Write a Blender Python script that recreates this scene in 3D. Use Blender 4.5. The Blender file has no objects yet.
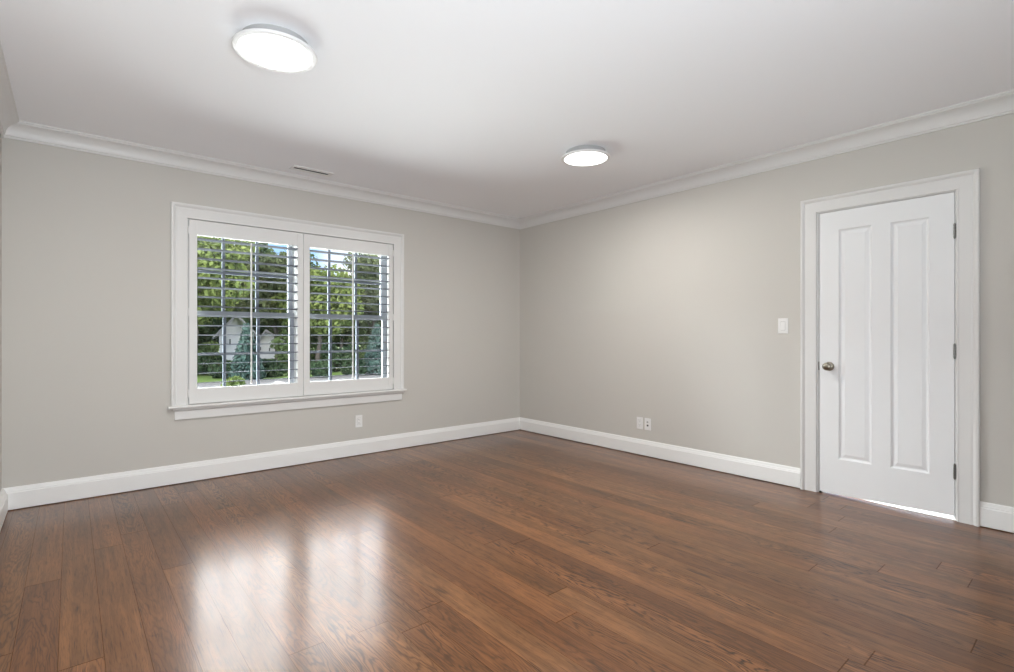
import bpy, bmesh, math, random
import numpy as np
from mathutils import Vector, Matrix

C = bpy.context.scene.collection
S = bpy.context.scene
PI = math.pi

# ------------------------------------------------------------------ camera
CAM_H = 1.1573
YAW = 0.7026                      # clockwise from +Y (towards the window wall)
FOCAL_PX = 514.6
cam_d = bpy.data.cameras.new('camera')
cam_d.sensor_fit = 'HORIZONTAL'
cam_d.sensor_width = 36.0
cam_d.lens = FOCAL_PX / 1014 * 36.0
cam_d.shift_y = -0.64 / 1014
cam_d.clip_start = 0.02
cam_d.clip_end = 400
cam = bpy.data.objects.new('camera', cam_d)
cam.location = (0, 0, CAM_H)
cam.rotation_euler = (PI / 2, 0, -YAW)
C.objects.link(cam)
S.camera = cam

# ------------------------------------------------------------------ exposure, sky, lights
S.view_settings.view_transform = 'Standard'
S.view_settings.look = 'None'
S.view_settings.exposure = 0.08
S.view_settings.gamma = 1.0
S.view_settings.use_curve_mapping = False
S.cycles.use_denoising = True
S.cycles.max_bounces = 14
S.cycles.diffuse_bounces = 8
S.cycles.transparent_max_bounces = 24
S.cycles.sample_clamp_indirect = 4.0

SKY_LOW, SKY_HIGH, SKY_GLARE, SKY_BEHIND = 1.5, 2.5, 64.0, 6.0     # sky radiance near the tree tops / overhead / in the bright patch added facing the window
LAMP_POWER = 20.5
FILL_POWER = 83.0
CEILING_FILL = 1750.0
SIDE_FILL = 24000.0

world = bpy.data.worlds.new('sky')
S.world = world
world.use_nodes = True
wn, wl = world.node_tree.nodes, world.node_tree.links
wn.clear()
w_out = wn.new('ShaderNodeOutputWorld')
w_bg = wn.new('ShaderNodeBackground')
w_tc = wn.new('ShaderNodeTexCoord')
w_sep = wn.new('ShaderNodeSeparateXYZ')
w_noise = wn.new('ShaderNodeTexNoise')
w_noise.inputs['Scale'].default_value = 5.5
w_noise.inputs['Detail'].default_value = 6
w_ramp = wn.new('ShaderNodeValToRGB')
w_ramp.color_ramp.elements[0].position = 0.42
w_ramp.color_ramp.elements[0].color = (0.36, 0.58, 0.95, 1)
w_ramp.color_ramp.elements[1].position = 0.60
w_ramp.color_ramp.elements[1].color = (1.0, 0.99, 0.98, 1)
w_map = wn.new('ShaderNodeMapRange')
w_map.interpolation_type = 'SMOOTHSTEP'
w_map.inputs['From Min'].default_value = 0.17
w_map.inputs['From Max'].default_value = 0.42
w_map.inputs['To Min'].default_value = SKY_LOW
w_map.inputs['To Max'].default_value = SKY_HIGH
w_mixf = wn.new('ShaderNodeMapRange')
w_mixf.inputs['From Min'].default_value = 0.2
w_mixf.inputs['From Max'].default_value = 0.4
w_mix = wn.new('ShaderNodeMix')
w_mix.data_type = 'RGBA'
w_mix.inputs[7].default_value = (1.0, 0.965, 0.95, 1)
wl.new(w_tc.outputs['Generated'], w_sep.inputs[0])
wl.new(w_tc.outputs['Generated'], w_noise.inputs['Vector'])
wl.new(w_noise.outputs['Fac'], w_ramp.inputs['Fac'])
wl.new(w_sep.outputs['Z'], w_map.inputs['Value'])
wl.new(w_sep.outputs['Z'], w_mixf.inputs['Value'])
wl.new(w_mixf.outputs[0], w_mix.inputs[0])
wl.new(w_ramp.outputs['Color'], w_mix.inputs[6])
wl.new(w_mix.outputs[2], w_bg.inputs['Color'])
w_cy = wn.new('ShaderNodeVectorMath')        # bright sky patch added for the floor glare, right of square-on ...
w_cy.operation = 'DOT_PRODUCT'
w_cy.inputs[1].default_value = (0.27, 0.963, 0.0)
w_az = wn.new('ShaderNodeMapRange')
w_az.interpolation_type = 'SMOOTHSTEP'
w_az.inputs['From Min'].default_value = 0.62
w_az.inputs['From Max'].default_value = 0.80
w_cz = wn.new('ShaderNodeMapRange')          # ... and well above the tree tops, brighter higher up
w_cz.interpolation_type = 'SMOOTHSTEP'
w_cz.inputs['From Min'].default_value = 0.20
w_cz.inputs['From Max'].default_value = 0.58
wl.new(w_tc.outputs['Generated'], w_cy.inputs[0])
wl.new(w_cy.outputs['Value'], w_az.inputs['Value'])
w_cm = wn.new('ShaderNodeMath')
w_cm.operation = 'MULTIPLY'
w_ca = wn.new('ShaderNodeMath')
w_ca.operation = 'MULTIPLY_ADD'
w_ca.inputs[1].default_value = SKY_GLARE - SKY_HIGH
wl.new(w_sep.outputs['Z'], w_cz.inputs['Value'])
wl.new(w_az.outputs[0], w_cm.inputs[0])
wl.new(w_cz.outputs[0], w_cm.inputs[1])
wl.new(w_cm.outputs[0], w_ca.inputs[0])
wl.new(w_map.outputs[0], w_ca.inputs[2])
w_by = wn.new('ShaderNodeMapRange')          # the bright side of the sky, behind the house
w_by.interpolation_type = 'SMOOTHSTEP'
w_by.inputs['From Min'].default_value = 0.1
w_by.inputs['From Max'].default_value = -0.45
w_by.inputs['To Max'].default_value = SKY_BEHIND
w_add = wn.new('ShaderNodeMath')
w_add.operation = 'ADD'
wl.new(w_sep.outputs['Y'], w_by.inputs['Value'])
wl.new(w_ca.outputs[0], w_add.inputs[0])
wl.new(w_by.outputs[0], w_add.inputs[1])
wl.new(w_add.outputs[0], w_bg.inputs['Strength'])
world.cycles.sampling_method = 'NONE'
wl.new(w_bg.outputs[0], w_out.inputs[0])

# added fill light, unseen behind the camera, brightens ceiling and walls
fl_d = bpy.data.lights.new('rear_fill', 'AREA')
fl_d.shape = 'DISK'
fl_d.size = 1.2
fl_d.energy = FILL_POWER
fl_d.color = (0.88, 0.955, 1.02)
fl = bpy.data.objects.new('rear_fill', fl_d)
fl.location = (0.2, -0.95, 0.9)
fl.rotation_euler = Vector((0.07, 0.80, 0.55)).to_track_quat('-Z', 'Y').to_euler()
fl_d.spread = math.radians(160)
C.objects.link(fl)

# added area light outside below the sill, brightens the ceiling like ground bounce
gb_d = bpy.data.lights.new('ceiling_fill', 'AREA')
gb_d.shape = 'RECTANGLE'
gb_d.size, gb_d.size_y = 4.0, 3.6
gb_d.energy = CEILING_FILL
gb_d.color = (0.97, 0.985, 1.0)
gb = bpy.data.objects.new('ceiling_fill', gb_d)
gb.location = (1.6, 7.4, -0.1)
gb.rotation_euler = Vector((0, -0.25, 0.97)).to_track_quat('-Z', 'Y').to_euler()
C.objects.link(gb)

# added area light outside on the left, raking down through the louvers onto the door wall
ls_d = bpy.data.lights.new('side_fill', 'AREA')
ls_d.shape = 'RECTANGLE'
ls_d.size, ls_d.size_y = 9.0, 6.0
ls_d.energy = SIDE_FILL
ls_d.color = (0.93, 0.97, 1.0)
lsk = bpy.data.objects.new('side_fill', ls_d)
lsk.location = (-7.0, 12.0, 6.6)
lsk.rotation_euler = (Vector((1.6, 4.7, 1.4)) - lsk.location).to_track_quat('-Z', 'Y').to_euler()
C.objects.link(lsk)

# ------------------------------------------------------------------ room dimensions
WALL_Y = 4.7283      # window wall plane
WALL_X = 4.2118      # right wall plane (door)
LEFT_X = -0.349
REAR_Y = -3.2
CEIL_Z = 2.568

# ------------------------------------------------------------------ materials
def principled(name, color, rough=0.5, metal=0.0, spec=0.5):
    m = bpy.data.materials.new(name)
    m.use_nodes = True
    b = m.node_tree.nodes['Principled BSDF']
    b.inputs['Base Color'].default_value = (*color, 1)
    b.inputs['Roughness'].default_value = rough
    b.inputs['Metallic'].default_value = metal
    b.inputs['Specular IOR Level'].default_value = spec
    return m

def noisy(name, color, rough=0.5, amount=0.06, scale=30, bump=0.0, bscale=200, spec=0.5):
    """paint or plaster with a faint uneven tone and a fine surface grain"""
    m = principled(name, color, rough, 0, spec)
    nt = m.node_tree
    n, l = nt.nodes, nt.links
    b = n['Principled BSDF']
    geo = n.new('ShaderNodeNewGeometry')
    t = n.new('ShaderNodeTexNoise')
    t.inputs['Scale'].default_value = scale
    t.inputs['Detail'].default_value = 3
    l.new(geo.outputs['Position'], t.inputs['Vector'])
    mr = n.new('ShaderNodeMapRange')
    mr.inputs['To Min'].default_value = 1 - amount
    mr.inputs['To Max'].default_value = 1 + amount
    l.new(t.outputs['Fac'], mr.inputs['Value'])
    mx = n.new('ShaderNodeVectorMath')
    mx.operation = 'SCALE'
    mx.inputs[0].default_value = color
    l.new(mr.outputs[0], mx.inputs['Scale'])
    l.new(mx.outputs[0], b.inputs['Base Color'])
    if bump:
        t2 = n.new('ShaderNodeTexNoise')
        t2.inputs['Scale'].default_value = bscale
        l.new(geo.outputs['Position'], t2.inputs['Vector'])
        bp = n.new('ShaderNodeBump')
        bp.inputs['Strength'].default_value = bump
        bp.inputs['Distance'].default_value = 0.002
        l.new(t2.outputs['Fac'], bp.inputs['Height'])
        l.new(bp.outputs[0], b.inputs['Normal'])
    return m

M_WALL = noisy('greige wall paint', (0.597, 0.578, 0.540), 0.75, 0.015, 1.5, 0.05, 260, 0.3)
M_CEIL = noisy('ceiling paint', (0.92, 0.93, 0.955), 0.9, 0.01, 1.2, 0, 200, 0.2)
M_TRIM = noisy('white trim paint', (0.76, 0.757, 0.745), 0.35, 0.01, 3, 0, 200, 0.4)
M_BASE = noisy('white baseboard paint', (0.87, 0.87, 0.86), 0.35, 0.01, 3, 0, 200, 0.4)
M_DOOR = noisy('white door paint', (0.85, 0.86, 0.87), 0.4, 0.01, 3, 0, 200, 0.4)
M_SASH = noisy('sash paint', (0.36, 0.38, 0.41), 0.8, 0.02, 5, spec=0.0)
M_MUNTIN = noisy('shaded muntin paint', (0.15, 0.165, 0.19), 0.8, 0.02, 5, spec=0.0)  # white muntins, their backlit shade mixed into the grey
M_PLATE = principled('white plastic', (0.85, 0.85, 0.84), 0.35)
M_PORT = principled('dark port', (0.06, 0.06, 0.06), 0.6)
M_NICKEL = principled('aged nickel', (0.33, 0.30, 0.25), 0.28, 1.0)
M_HINGE = principled('hinge metal', (0.22, 0.22, 0.21), 0.38, 1.0)
M_BLACK = principled('plain black', (0.012, 0.012, 0.012), 0.6)
M_LOUVER = noisy('shaded louver paint', (0.16, 0.17, 0.19), 0.8, 0.01, 3, 0, 200, 0.0)  # white louvers, darkened in the colour to stand for backlit shade
M_RIM = principled('lamp rim enamel', (0.86, 0.86, 0.86), 0.45)
M_LAMPBASE = principled('lamp base grey', (0.42, 0.42, 0.42), 0.6)
M_TILE = noisy('white floor and light strip', (0.88, 0.88, 0.87), 0.4, 0.03, 12)  # also colours the strip of light under the door
M_DARK = principled('duct black', (0.02, 0.02, 0.02), 0.9)

def emission(name, color, strength):
    m = bpy.data.materials.new(name)
    m.use_nodes = True
    n, l = m.node_tree.nodes, m.node_tree.links
    n.clear()
    o = n.new('ShaderNodeOutputMaterial')
    e = n.new('ShaderNodeEmission')
    e.inputs['Color'].default_value = (*color, 1)
    e.inputs['Strength'].default_value = strength
    l.new(e.outputs[0], o.inputs[0])
    return m

M_LAMP = emission('lit diffuser', (1.0, 0.975, 0.94), 4.0)
M_LAMP.cycles.emission_sampling = 'NONE'

def glass_mat():
    m = bpy.data.materials.new('window glass')
    m.use_nodes = True
    n, l = m.node_tree.nodes, m.node_tree.links
    n.clear()
    o = n.new('ShaderNodeOutputMaterial')
    t = n.new('ShaderNodeBsdfTransparent')
    t.inputs['Color'].default_value = (0.95, 0.97, 0.97, 1)
    g = n.new('ShaderNodeBsdfGlossy')
    g.inputs['Roughness'].default_value = 0.02
    f = n.new('ShaderNodeFresnel')
    f.inputs['IOR'].default_value = 1.45
    mx = n.new('ShaderNodeMixShader')
    l.new(f.outputs[0], mx.inputs[0])
    l.new(t.outputs[0], mx.inputs[1])
    l.new(g.outputs[0], mx.inputs[2])
    l.new(mx.outputs[0], o.inputs[0])
    return m
M_GLASS = glass_mat()

def floor_mat():
    m = bpy.data.materials.new('stained oak planks')
    m.use_nodes = True
    nt = m.node_tree
    n, l = nt.nodes, nt.links
    b = n['Principled BSDF']
    def math_(op, a, c=None, d=None):
        k = n.new('ShaderNodeMath')
        k.operation = op
        for i, v in enumerate((a, c, d)):
            if v is None:
                continue
            if isinstance(v, (int, float)):
                k.inputs[i].default_value = v
            else:
                l.new(v, k.inputs[i])
        return k.outputs[0]
    def comb(x, y, z):
        k = n.new('ShaderNodeCombineXYZ')
        for i, v in enumerate((x, y, z)):
            if isinstance(v, (int, float)):
                k.inputs[i].default_value = v
            else:
                l.new(v, k.inputs[i])
        return k.outputs[0]
    def noise(vec, scale, detail=2.0, rough=0.5, dist=0.0):
        k = n.new('ShaderNodeTexNoise')
        k.inputs['Scale'].default_value = scale
        k.inputs['Detail'].default_value = detail
        k.inputs['Roughness'].default_value = rough
        k.inputs['Distortion'].default_value = dist
        l.new(vec, k.inputs['Vector'])
        return k.outputs['Fac']
    def white(vec):
        k = n.new('ShaderNodeTexWhiteNoise')
        k.noise_dimensions = '3D'
        l.new(vec, k.inputs['Vector'])
        return k
    def ramp(fac, stops):
        k = n.new('ShaderNodeValToRGB')
        e = k.color_ramp.elements
        while len(e) > 1:
            e.remove(e[-1])
        e[0].position, e[0].color = stops[0][0], (*stops[0][1], 1)
        for p, c in stops[1:]:
            q = e.new(p)
            q.color = (*c, 1)
        l.new(fac, k.inputs['Fac'])
        return k.outputs['Color']
    def mixc(f, a, c, mode='MIX'):
        k = n.new('ShaderNodeMix')
        k.data_type = 'RGBA'
        k.blend_type = mode
        for i, v in ((0, f), (6, a), (7, c)):
            if isinstance(v, (int, float)):
                k.inputs[i].default_value = v
            elif isinstance(v, tuple):
                k.inputs[i].default_value = (*v, 1)
            else:
                l.new(v, k.inputs[i])
        return k.outputs[2]
    geo = n.new('ShaderNodeNewGeometry')
    sep = n.new('ShaderNodeSeparateXYZ')
    l.new(geo.outputs['Position'], sep.inputs[0])
    X, Y = sep.outputs['X'], sep.outputs['Y']
    u = math_('DIVIDE', math_('SUBTRACT', X, 0.726), 0.127)
    row = math_('FLOOR', u)
    fu = math_('FRACT', u)
    r1 = white(comb(row, 3.7, 1.3)).outputs['Value']
    v = math_('DIVIDE', math_('ADD', Y, math_('MULTIPLY', r1, 7.0)), 2.5)
    col = math_('FLOOR', v)
    fv = math_('FRACT', v)
    wn_ = white(comb(row, col, 0.5))
    tone = wn_.outputs['Value']
    csep = n.new('ShaderNodeSeparateColor')
    l.new(wn_.outputs['Color'], csep.inputs[0])
    hue = csep.outputs[1]
    offx = math_('MULTIPLY', csep.outputs[0], 40.0)
    offy = math_('MULTIPLY', csep.outputs[2], 40.0)
    # cathedral figure: nested arches along the board, each board with its own centre, direction and wander
    xl = math_('SUBTRACT', fu, math_('ADD', math_('MULTIPLY', csep.outputs[0], 0.5), 0.25))
    way = math_('SUBTRACT', math_('MULTIPLY', math_('GREATER_THAN', hue, 0.5), 2.0), 1.0)
    wander = noise(comb(math_('ADD', math_('MULTIPLY', X, 13.0), offx), math_('ADD', math_('MULTIPLY', Y, 2.2), offy), 0.0), 1.0, 3.0, 0.55)
    ripple = noise(comb(math_('ADD', math_('MULTIPLY', X, 90.0), offx), math_('ADD', math_('MULTIPLY', Y, 22.0), offy), 0.0), 1.0, 2.0, 0.5)
    arch = math_('ADD', math_('MULTIPLY', math_('MULTIPLY', xl, xl), 17.0), math_('MULTIPLY', math_('MULTIPLY', Y, way), 6.5))
    arch = math_('ADD', arch, math_('ADD', math_('MULTIPLY', wander, 9.0), math_('MULTIPLY', ripple, 0.5)))
    bands = math_('POWER', math_('MULTIPLY', math_('ADD', math_('SINE', math_('MULTIPLY', arch, 6.2832)), 1.0), 0.5), 3.0)
    # pores, fine streaks and soft blotches along the board
    pores = noise(comb(math_('ADD', math_('MULTIPLY', X, 330.0), offx), math_('MULTIPLY', Y, 11.0), 0.0), 1.0, 3.0, 0.65)
    streak = noise(comb(math_('ADD', math_('MULTIPLY', X, 42.0), offy), math_('ADD', math_('MULTIPLY', Y, 1.3), offx), 0.0), 1.0, 4.0, 0.6)
    blotch = noise(comb(math_('ADD', math_('MULTIPLY', X, 6.0), offy), math_('ADD', math_('MULTIPLY', Y, 1.6), offx), 0.0), 1.0, 3.0, 0.55)
    mineral = noise(comb(math_('ADD', math_('MULTIPLY', X, 21.0), offx), math_('ADD', math_('MULTIPLY', Y, 2.9), offy), 3.0), 1.0, 3.0, 0.6)
    base = ramp(tone, [(0.0, (0.150, 0.064, 0.024)), (0.35, (0.185, 0.081, 0.031)), (0.7, (0.205, 0.093, 0.036)), (1.0, (0.235, 0.110, 0.045))])
    base = mixc(math_('MULTIPLY', hue, 0.5), base, mixc(1.0, base, (1.10, 0.90, 0.80), 'MULTIPLY'))
    def remap(v, f0, f1, t0, t1):
        k = n.new('ShaderNodeMapRange')
        for nm, q in (('From Min', f0), ('From Max', f1), ('To Min', t0), ('To Max', t1)):
            k.inputs[nm].default_value = q
        l.new(v, k.inputs['Value'])
        return k.outputs[0]
    sc = n.new('ShaderNodeVectorMath')
    sc.operation = 'SCALE'
    l.new(base, sc.inputs[0])
    l.new(math_('MULTIPLY', remap(streak, 0.3, 0.7, 0.70, 1.26), remap(blotch, 0.3, 0.68, 0.78, 1.16)), sc.inputs['Scale'])
    colr = sc.outputs[0]
    figure = math_('POWER', csep.outputs[2], 1.15)
    amt = math_('MULTIPLY', bands, math_('ADD', math_('MULTIPLY', figure, 0.85), 0.16))
    amt = math_('MULTIPLY', amt, remap(wander, 0.35, 0.6, 0.5, 1.0))
    colr = mixc(amt, colr, (0.028, 0.012, 0.007))
    colr = mixc(remap(pores, 0.52, 0.68, 0.0, 0.6), colr, (0.04, 0.017, 0.009))
    strokes = noise(comb(math_('ADD', math_('MULTIPLY', X, 125.0), offy), math_('ADD', math_('MULTIPLY', Y, 6.5), offx), 5.0), 1.0, 2.0, 0.5)
    colr = mixc(remap(strokes, 0.58, 0.68, 0.0, 0.5), colr, (0.035, 0.015, 0.009))
    colr = mixc(remap(mineral, 0.62, 0.74, 0.0, 0.75), colr, (0.030, 0.016, 0.011))
    # seams between boards
    ed = math_('MINIMUM', fu, math_('SUBTRACT', 1.0, fu))
    s1 = math_('LESS_THAN', ed, 0.008)
    s2 = math_('LESS_THAN', math_('MINIMUM', fv, math_('SUBTRACT', 1.0, fv)), 0.0009)
    seam = math_('MAXIMUM', s1, s2)
    colr = mixc(math_('MULTIPLY', seam, 0.42), colr, (0.02, 0.010, 0.007))
    l.new(colr, b.inputs['Base Color'])
    rg = n.new('ShaderNodeMapRange')
    rg.inputs['To Min'].default_value = 0.28
    rg.inputs['To Max'].default_value = 0.31
    l.new(blotch, rg.inputs['Value'])
    l.new(rg.outputs[0], b.inputs['Roughness'])
    b.inputs['IOR'].default_value = 1.5
    l.new(math_('MULTIPLY', math_('SUBTRACT', 1.0, math_('MULTIPLY', seam, 0.8)), 0.22), b.inputs['Specular IOR Level'])
    l.new(math_('MULTIPLY', math_('SUBTRACT', 1.0, math_('MULTIPLY', seam, 0.8)), 0.36), b.inputs['Coat Weight'])
    b.inputs['Coat Roughness'].default_value = 0.165
    hgt = math_('ADD', math_('MULTIPLY', ripple, 0.10), math_('MULTIPLY', seam, -1.0))
    bp = n.new('ShaderNodeBump')
    bp.inputs['Strength'].default_value = 0.10
    bp.inputs['Distance'].default_value = 0.0012
    l.new(hgt, bp.inputs['Height'])
    l.new(bp.outputs[0], b.inputs['Normal'])
    return m
M_FLOOR = floor_mat()

def leaf_mat(name, c1, c2, trans=0.35):
    m = bpy.data.materials.new(name)
    m.use_nodes = True
    n, l = m.node_tree.nodes, m.node_tree.links
    n.clear()
    o = n.new('ShaderNodeOutputMaterial')
    geo = n.new('ShaderNodeNewGeometry')
    t = n.new('ShaderNodeTexNoise')
    t.inputs['Scale'].default_value = 1.1
    t.inputs['Detail'].default_value = 4
    l.new(geo.outputs['Position'], t.inputs['Vector'])
    r = n.new('ShaderNodeValToRGB')
    r.color_ramp.elements[0].position = 0.35
    r.color_ramp.elements[0].color = (*c1, 1)
    r.color_ramp.elements[1].position = 0.65
    r.color_ramp.elements[1].color = (*c2, 1)
    l.new(t.outputs['Fac'], r.inputs['Fac'])
    d = n.new('ShaderNodeBsdfDiffuse')
    tr = n.new('ShaderNodeBsdfTranslucent')
    l.new(r.outputs[0], d.inputs['Color'])
    l.new(r.outputs[0], tr.inputs['Color'])
    mx = n.new('ShaderNodeMixShader')
    mx.inputs[0].default_value = trans
    l.new(d.outputs[0], mx.inputs[1])
    l.new(tr.outputs[0], mx.inputs[2])
    l.new(mx.outputs[0], o.inputs[0])
    return m
M_LEAF = {
    'lime': leaf_mat('lime leaves', (0.060, 0.085, 0.028), (0.150, 0.175, 0.058)),
    'green': leaf_mat('green leaves', (0.030, 0.050, 0.022), (0.085, 0.115, 0.045)),
    'dark': leaf_mat('dark leaves', (0.016, 0.030, 0.018), (0.045, 0.068, 0.034)),
    'olive': leaf_mat('olive leaves', (0.050, 0.065, 0.032), (0.115, 0.130, 0.066)),
    'blue': leaf_mat('blue spruce needles', (0.020, 0.038, 0.033), (0.046, 0.072, 0.062), 0.15),
}
M_BARK = noisy('bark', (0.055, 0.045, 0.036), 0.9, 0.3, 9, 0.4, 40)
M_LAWN = noisy('lawn grass', (0.060, 0.095, 0.025), 0.95, 0.3, 3.5, 0.5, 30, 0.1)
M_DRIVE = noisy('pale gravel drive', (0.07, 0.07, 0.073), 0.95, 0.2, 9, 0.4, 30, 0.1)
M_MULCH = noisy('bark mulch', (0.06, 0.042, 0.034), 0.95, 0.3, 15, 0.5, 40, 0.1)
M_SIDING = noisy('white siding', (0.42, 0.41, 0.42), 0.8, 0.04, 3, 0, 40, 0.2)
M_SHINGLE = noisy('weathered shingles', (0.26, 0.255, 0.275), 0.9, 0.12, 20, 0.3, 60, 0.2)
M_STONE = noisy('pale boulder', (0.12, 0.118, 0.115), 0.9, 0.2, 4, 0.4, 20, 0.2)
M_HOUSEDARK = principled('dark opening', (0.02, 0.022, 0.026), 0.3)

# ------------------------------------------------------------------ mesh helpers
class MB:
    def __init__(self):
        self.v, self.f = [], []
    def quad(self, *pts):
        i = len(self.v)
        self.v += [tuple(p) for p in pts]
        self.f.append(tuple(range(i, i + len(pts))))
    def box(self, x0, x1, y0, y1, z0, z1):
        i = len(self.v)
        self.v += [(x0, y0, z0), (x1, y0, z0), (x1, y1, z0), (x0, y1, z0), (x0, y0, z1), (x1, y0, z1), (x1, y1, z1), (x0, y1, z1)]
        for q in ((0, 3, 2, 1), (4, 5, 6, 7), (0, 1, 5, 4), (1, 2, 6, 5), (2, 3, 7, 6), (3, 0, 4, 7)):
            self.f.append(tuple(i + k for k in q))
        return self
    def loft(self, rings, closed=True, caps=True):
        """rings: equal-length lists of points, joined in order"""
        i = len(self.v)
        k = len(rings[0])
        for r in rings:
            self.v += [tuple(p) for p in r]
        for a in range(len(rings) - 1):
            for b in range(k if closed else k - 1):
                c = (b + 1) % k
                self.f.append((i + a * k + b, i + a * k + c, i + (a + 1) * k + c, i + (a + 1) * k + b))
        if caps:
            self.f.append(tuple(i + b for b in reversed(range(k))))
            self.f.append(tuple(i + (len(rings) - 1) * k + b for b in range(k)))
        return self
    def lathe(self, origin, axis, prof, seg=32):
        """prof: (radius, distance along the axis)"""
        ax = Vector(axis).normalized()
        e1 = ax.orthogonal().normalized()
        e2 = ax.cross(e1)
        o = Vector(origin)
        rings = []
        for r, d in prof:
            rings.append([o + ax * d + (e1 * math.cos(2 * PI * t / seg) + e2 * math.sin(2 * PI * t / seg)) * max(r, 1e-5) for t in range(seg)])
        return self.loft(rings)
    def build(self, name, mat, parent=None, smooth=False, bevel=0.0, seg=2):
        me = bpy.data.meshes.new(name)
        me.from_pydata(self.v, [], self.f)
        bm = bmesh.new()
        bm.from_mesh(me)
        bmesh.ops.remove_doubles(bm, verts=bm.verts, dist=1e-6)
        bmesh.ops.recalc_face_normals(bm, faces=bm.faces)
        bm.to_mesh(me)
        bm.free()
        me.materials.append(mat)
        o = bpy.data.objects.new(name, me)
        C.objects.link(o)
        if parent:
            o.parent = parent
            o.matrix_parent_inverse = Matrix.Translation(-Vector(parent.location)) if parent.rotation_euler[:] == (0, 0, 0) else parent.matrix_basis.inverted()
        if smooth:
            for p in me.polygons:
                p.use_smooth = True
            try:
                me.set_sharp_from_angle(angle=math.radians(40))
            except Exception:
                pass
        if bevel:
            md = o.modifiers.new('bevel', 'BEVEL')
            md.width = bevel
            md.segments = seg
            md.limit_method = 'ANGLE'
            md.angle_limit = math.radians(40)
        return o

def empty(name, loc):
    o = bpy.data.objects.new(name, None)
    o.location = loc
    C.objects.link(o)
    return o

def tag(o, label=None, cat=None, group=None, kind=None):
    if label: o['label'] = label
    if cat: o['category'] = cat
    if group: o['group'] = group
    if kind: o['kind'] = kind
    return o

def struct(o, label=None, cat=None):
    return tag(o, label, cat, None, 'structure')

def on_back(a, d, z):        # along the window wall, d in front of it
    return (a, WALL_Y - d, z)
def on_right(a, d, z):       # along the right wall (a = y), d in front of it
    return (WALL_X - d, a, z)
def on_left(a, d, z):
    return (LEFT_X + d, a, z)
def on_rear(a, d, z):
    return (a, REAR_Y + d, z)

# ------------------------------------------------------------------ room shell
OW = (0.655, 2.535, 0.605, 2.105)         # rough opening of the window: x0 x1 z0 z1
OD = (0.625, 1.433, 2.075)                # rough opening of the door: y0 y1 top
TB, TR = 0.17, 0.12

fl_m = MB().box(LEFT_X - 0.12, WALL_X + TR, REAR_Y - 0.12, WALL_Y + TB, -0.10, 0.0)
struct(fl_m.build('floor', M_FLOOR), 'wide brown stained oak plank floor with a satin shine', 'floor')
ce = MB().box(LEFT_X - 0.12, WALL_X + TR, REAR_Y - 0.12, WALL_Y + TB, CEIL_Z, CEIL_Z + 0.25)
struct(ce.build('ceiling', M_CEIL), 'smooth white painted ceiling', 'ceiling')

w = MB()
w.box(LEFT_X - 0.12, OW[0], WALL_Y, WALL_Y + TB, 0, CEIL_Z)
w.box(OW[1], WALL_X + TR, WALL_Y, WALL_Y + TB, 0, CEIL_Z)
w.box(OW[0], OW[1], WALL_Y, WALL_Y + TB, 0, OW[2])
w.box(OW[0], OW[1], WALL_Y, WALL_Y + TB, OW[3], CEIL_Z)
struct(w.build('wall_back', M_WALL), 'greige painted wall around the shuttered window', 'wall')
w = MB()
w.box(WALL_X, WALL_X + TR, OD[1], WALL_Y, 0, CEIL_Z)
w.box(WALL_X, WALL_X + TR, REAR_Y, OD[0], 0, CEIL_Z)
w.box(WALL_X, WALL_X + TR, OD[0], OD[1], OD[2], CEIL_Z)
struct(w.build('wall_right', M_WALL), 'greige painted wall around the white door', 'wall')
struct(MB().box(LEFT_X - 0.12, LEFT_X, REAR_Y, WALL_Y, 0, CEIL_Z).build('wall_left', M_WALL), 'greige painted wall seen as a sliver at the left edge', 'wall')
struct(MB().box(LEFT_X - 0.12, WALL_X + TR, REAR_Y - 0.12, REAR_Y, 0, CEIL_Z).build('wall_front', M_WALL), 'greige painted wall behind the camera', 'wall')

BASE_PROF = [(0, 0.005), (0.017, 0.005), (0.0185, 0.008), (0.0185, 0.114), (0.0145, 0.119), (0.0145, 0.126), (0.011, 0.131), (0.009, 0.141), (0.006, 0.149), (0, 0.151)]
def run(name, prof, mapf, a0, a1, base_z, m0=0, m1=0, mat=M_TRIM, scale=1.0):
    """a moulding swept along a wall; m0/m1 = +1 mitres the end back for an inside corner"""
    mb = MB()
    mb.loft([[mapf(a0 + m0 * d * scale, d * scale, base_z + z) for d, z in prof], [mapf(a1 - m1 * d * scale, d * scale, base_z + z) for d, z in prof]])
    return mb.build(name, mat)

struct(run('baseboard_back', BASE_PROF, on_back, LEFT_X, WALL_X, 0, 1, 1, mat=M_BASE), 'white baseboard under the window', 'baseboard')
struct(run('baseboard_right', BASE_PROF, on_right, 1.534, WALL_Y, 0, 0, 1, mat=M_BASE), 'white baseboard between the door and the far corner', 'baseboard')
struct(run('baseboard_right', BASE_PROF, on_right, REAR_Y, 0.537, 0, 1, 0, mat=M_BASE), 'short white baseboard right of the door', 'baseboard')
struct(run('baseboard_left', BASE_PROF, on_left, REAR_Y, WALL_Y, 0, 1, 1, scale=1.7, mat=M_BASE), 'white baseboard at the left edge', 'baseboard')
struct(run('baseboard_front', BASE_PROF, on_rear, LEFT_X, WALL_X, 0, 1, 1, mat=M_BASE), 'white baseboard behind the camera', 'baseboard')

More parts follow.
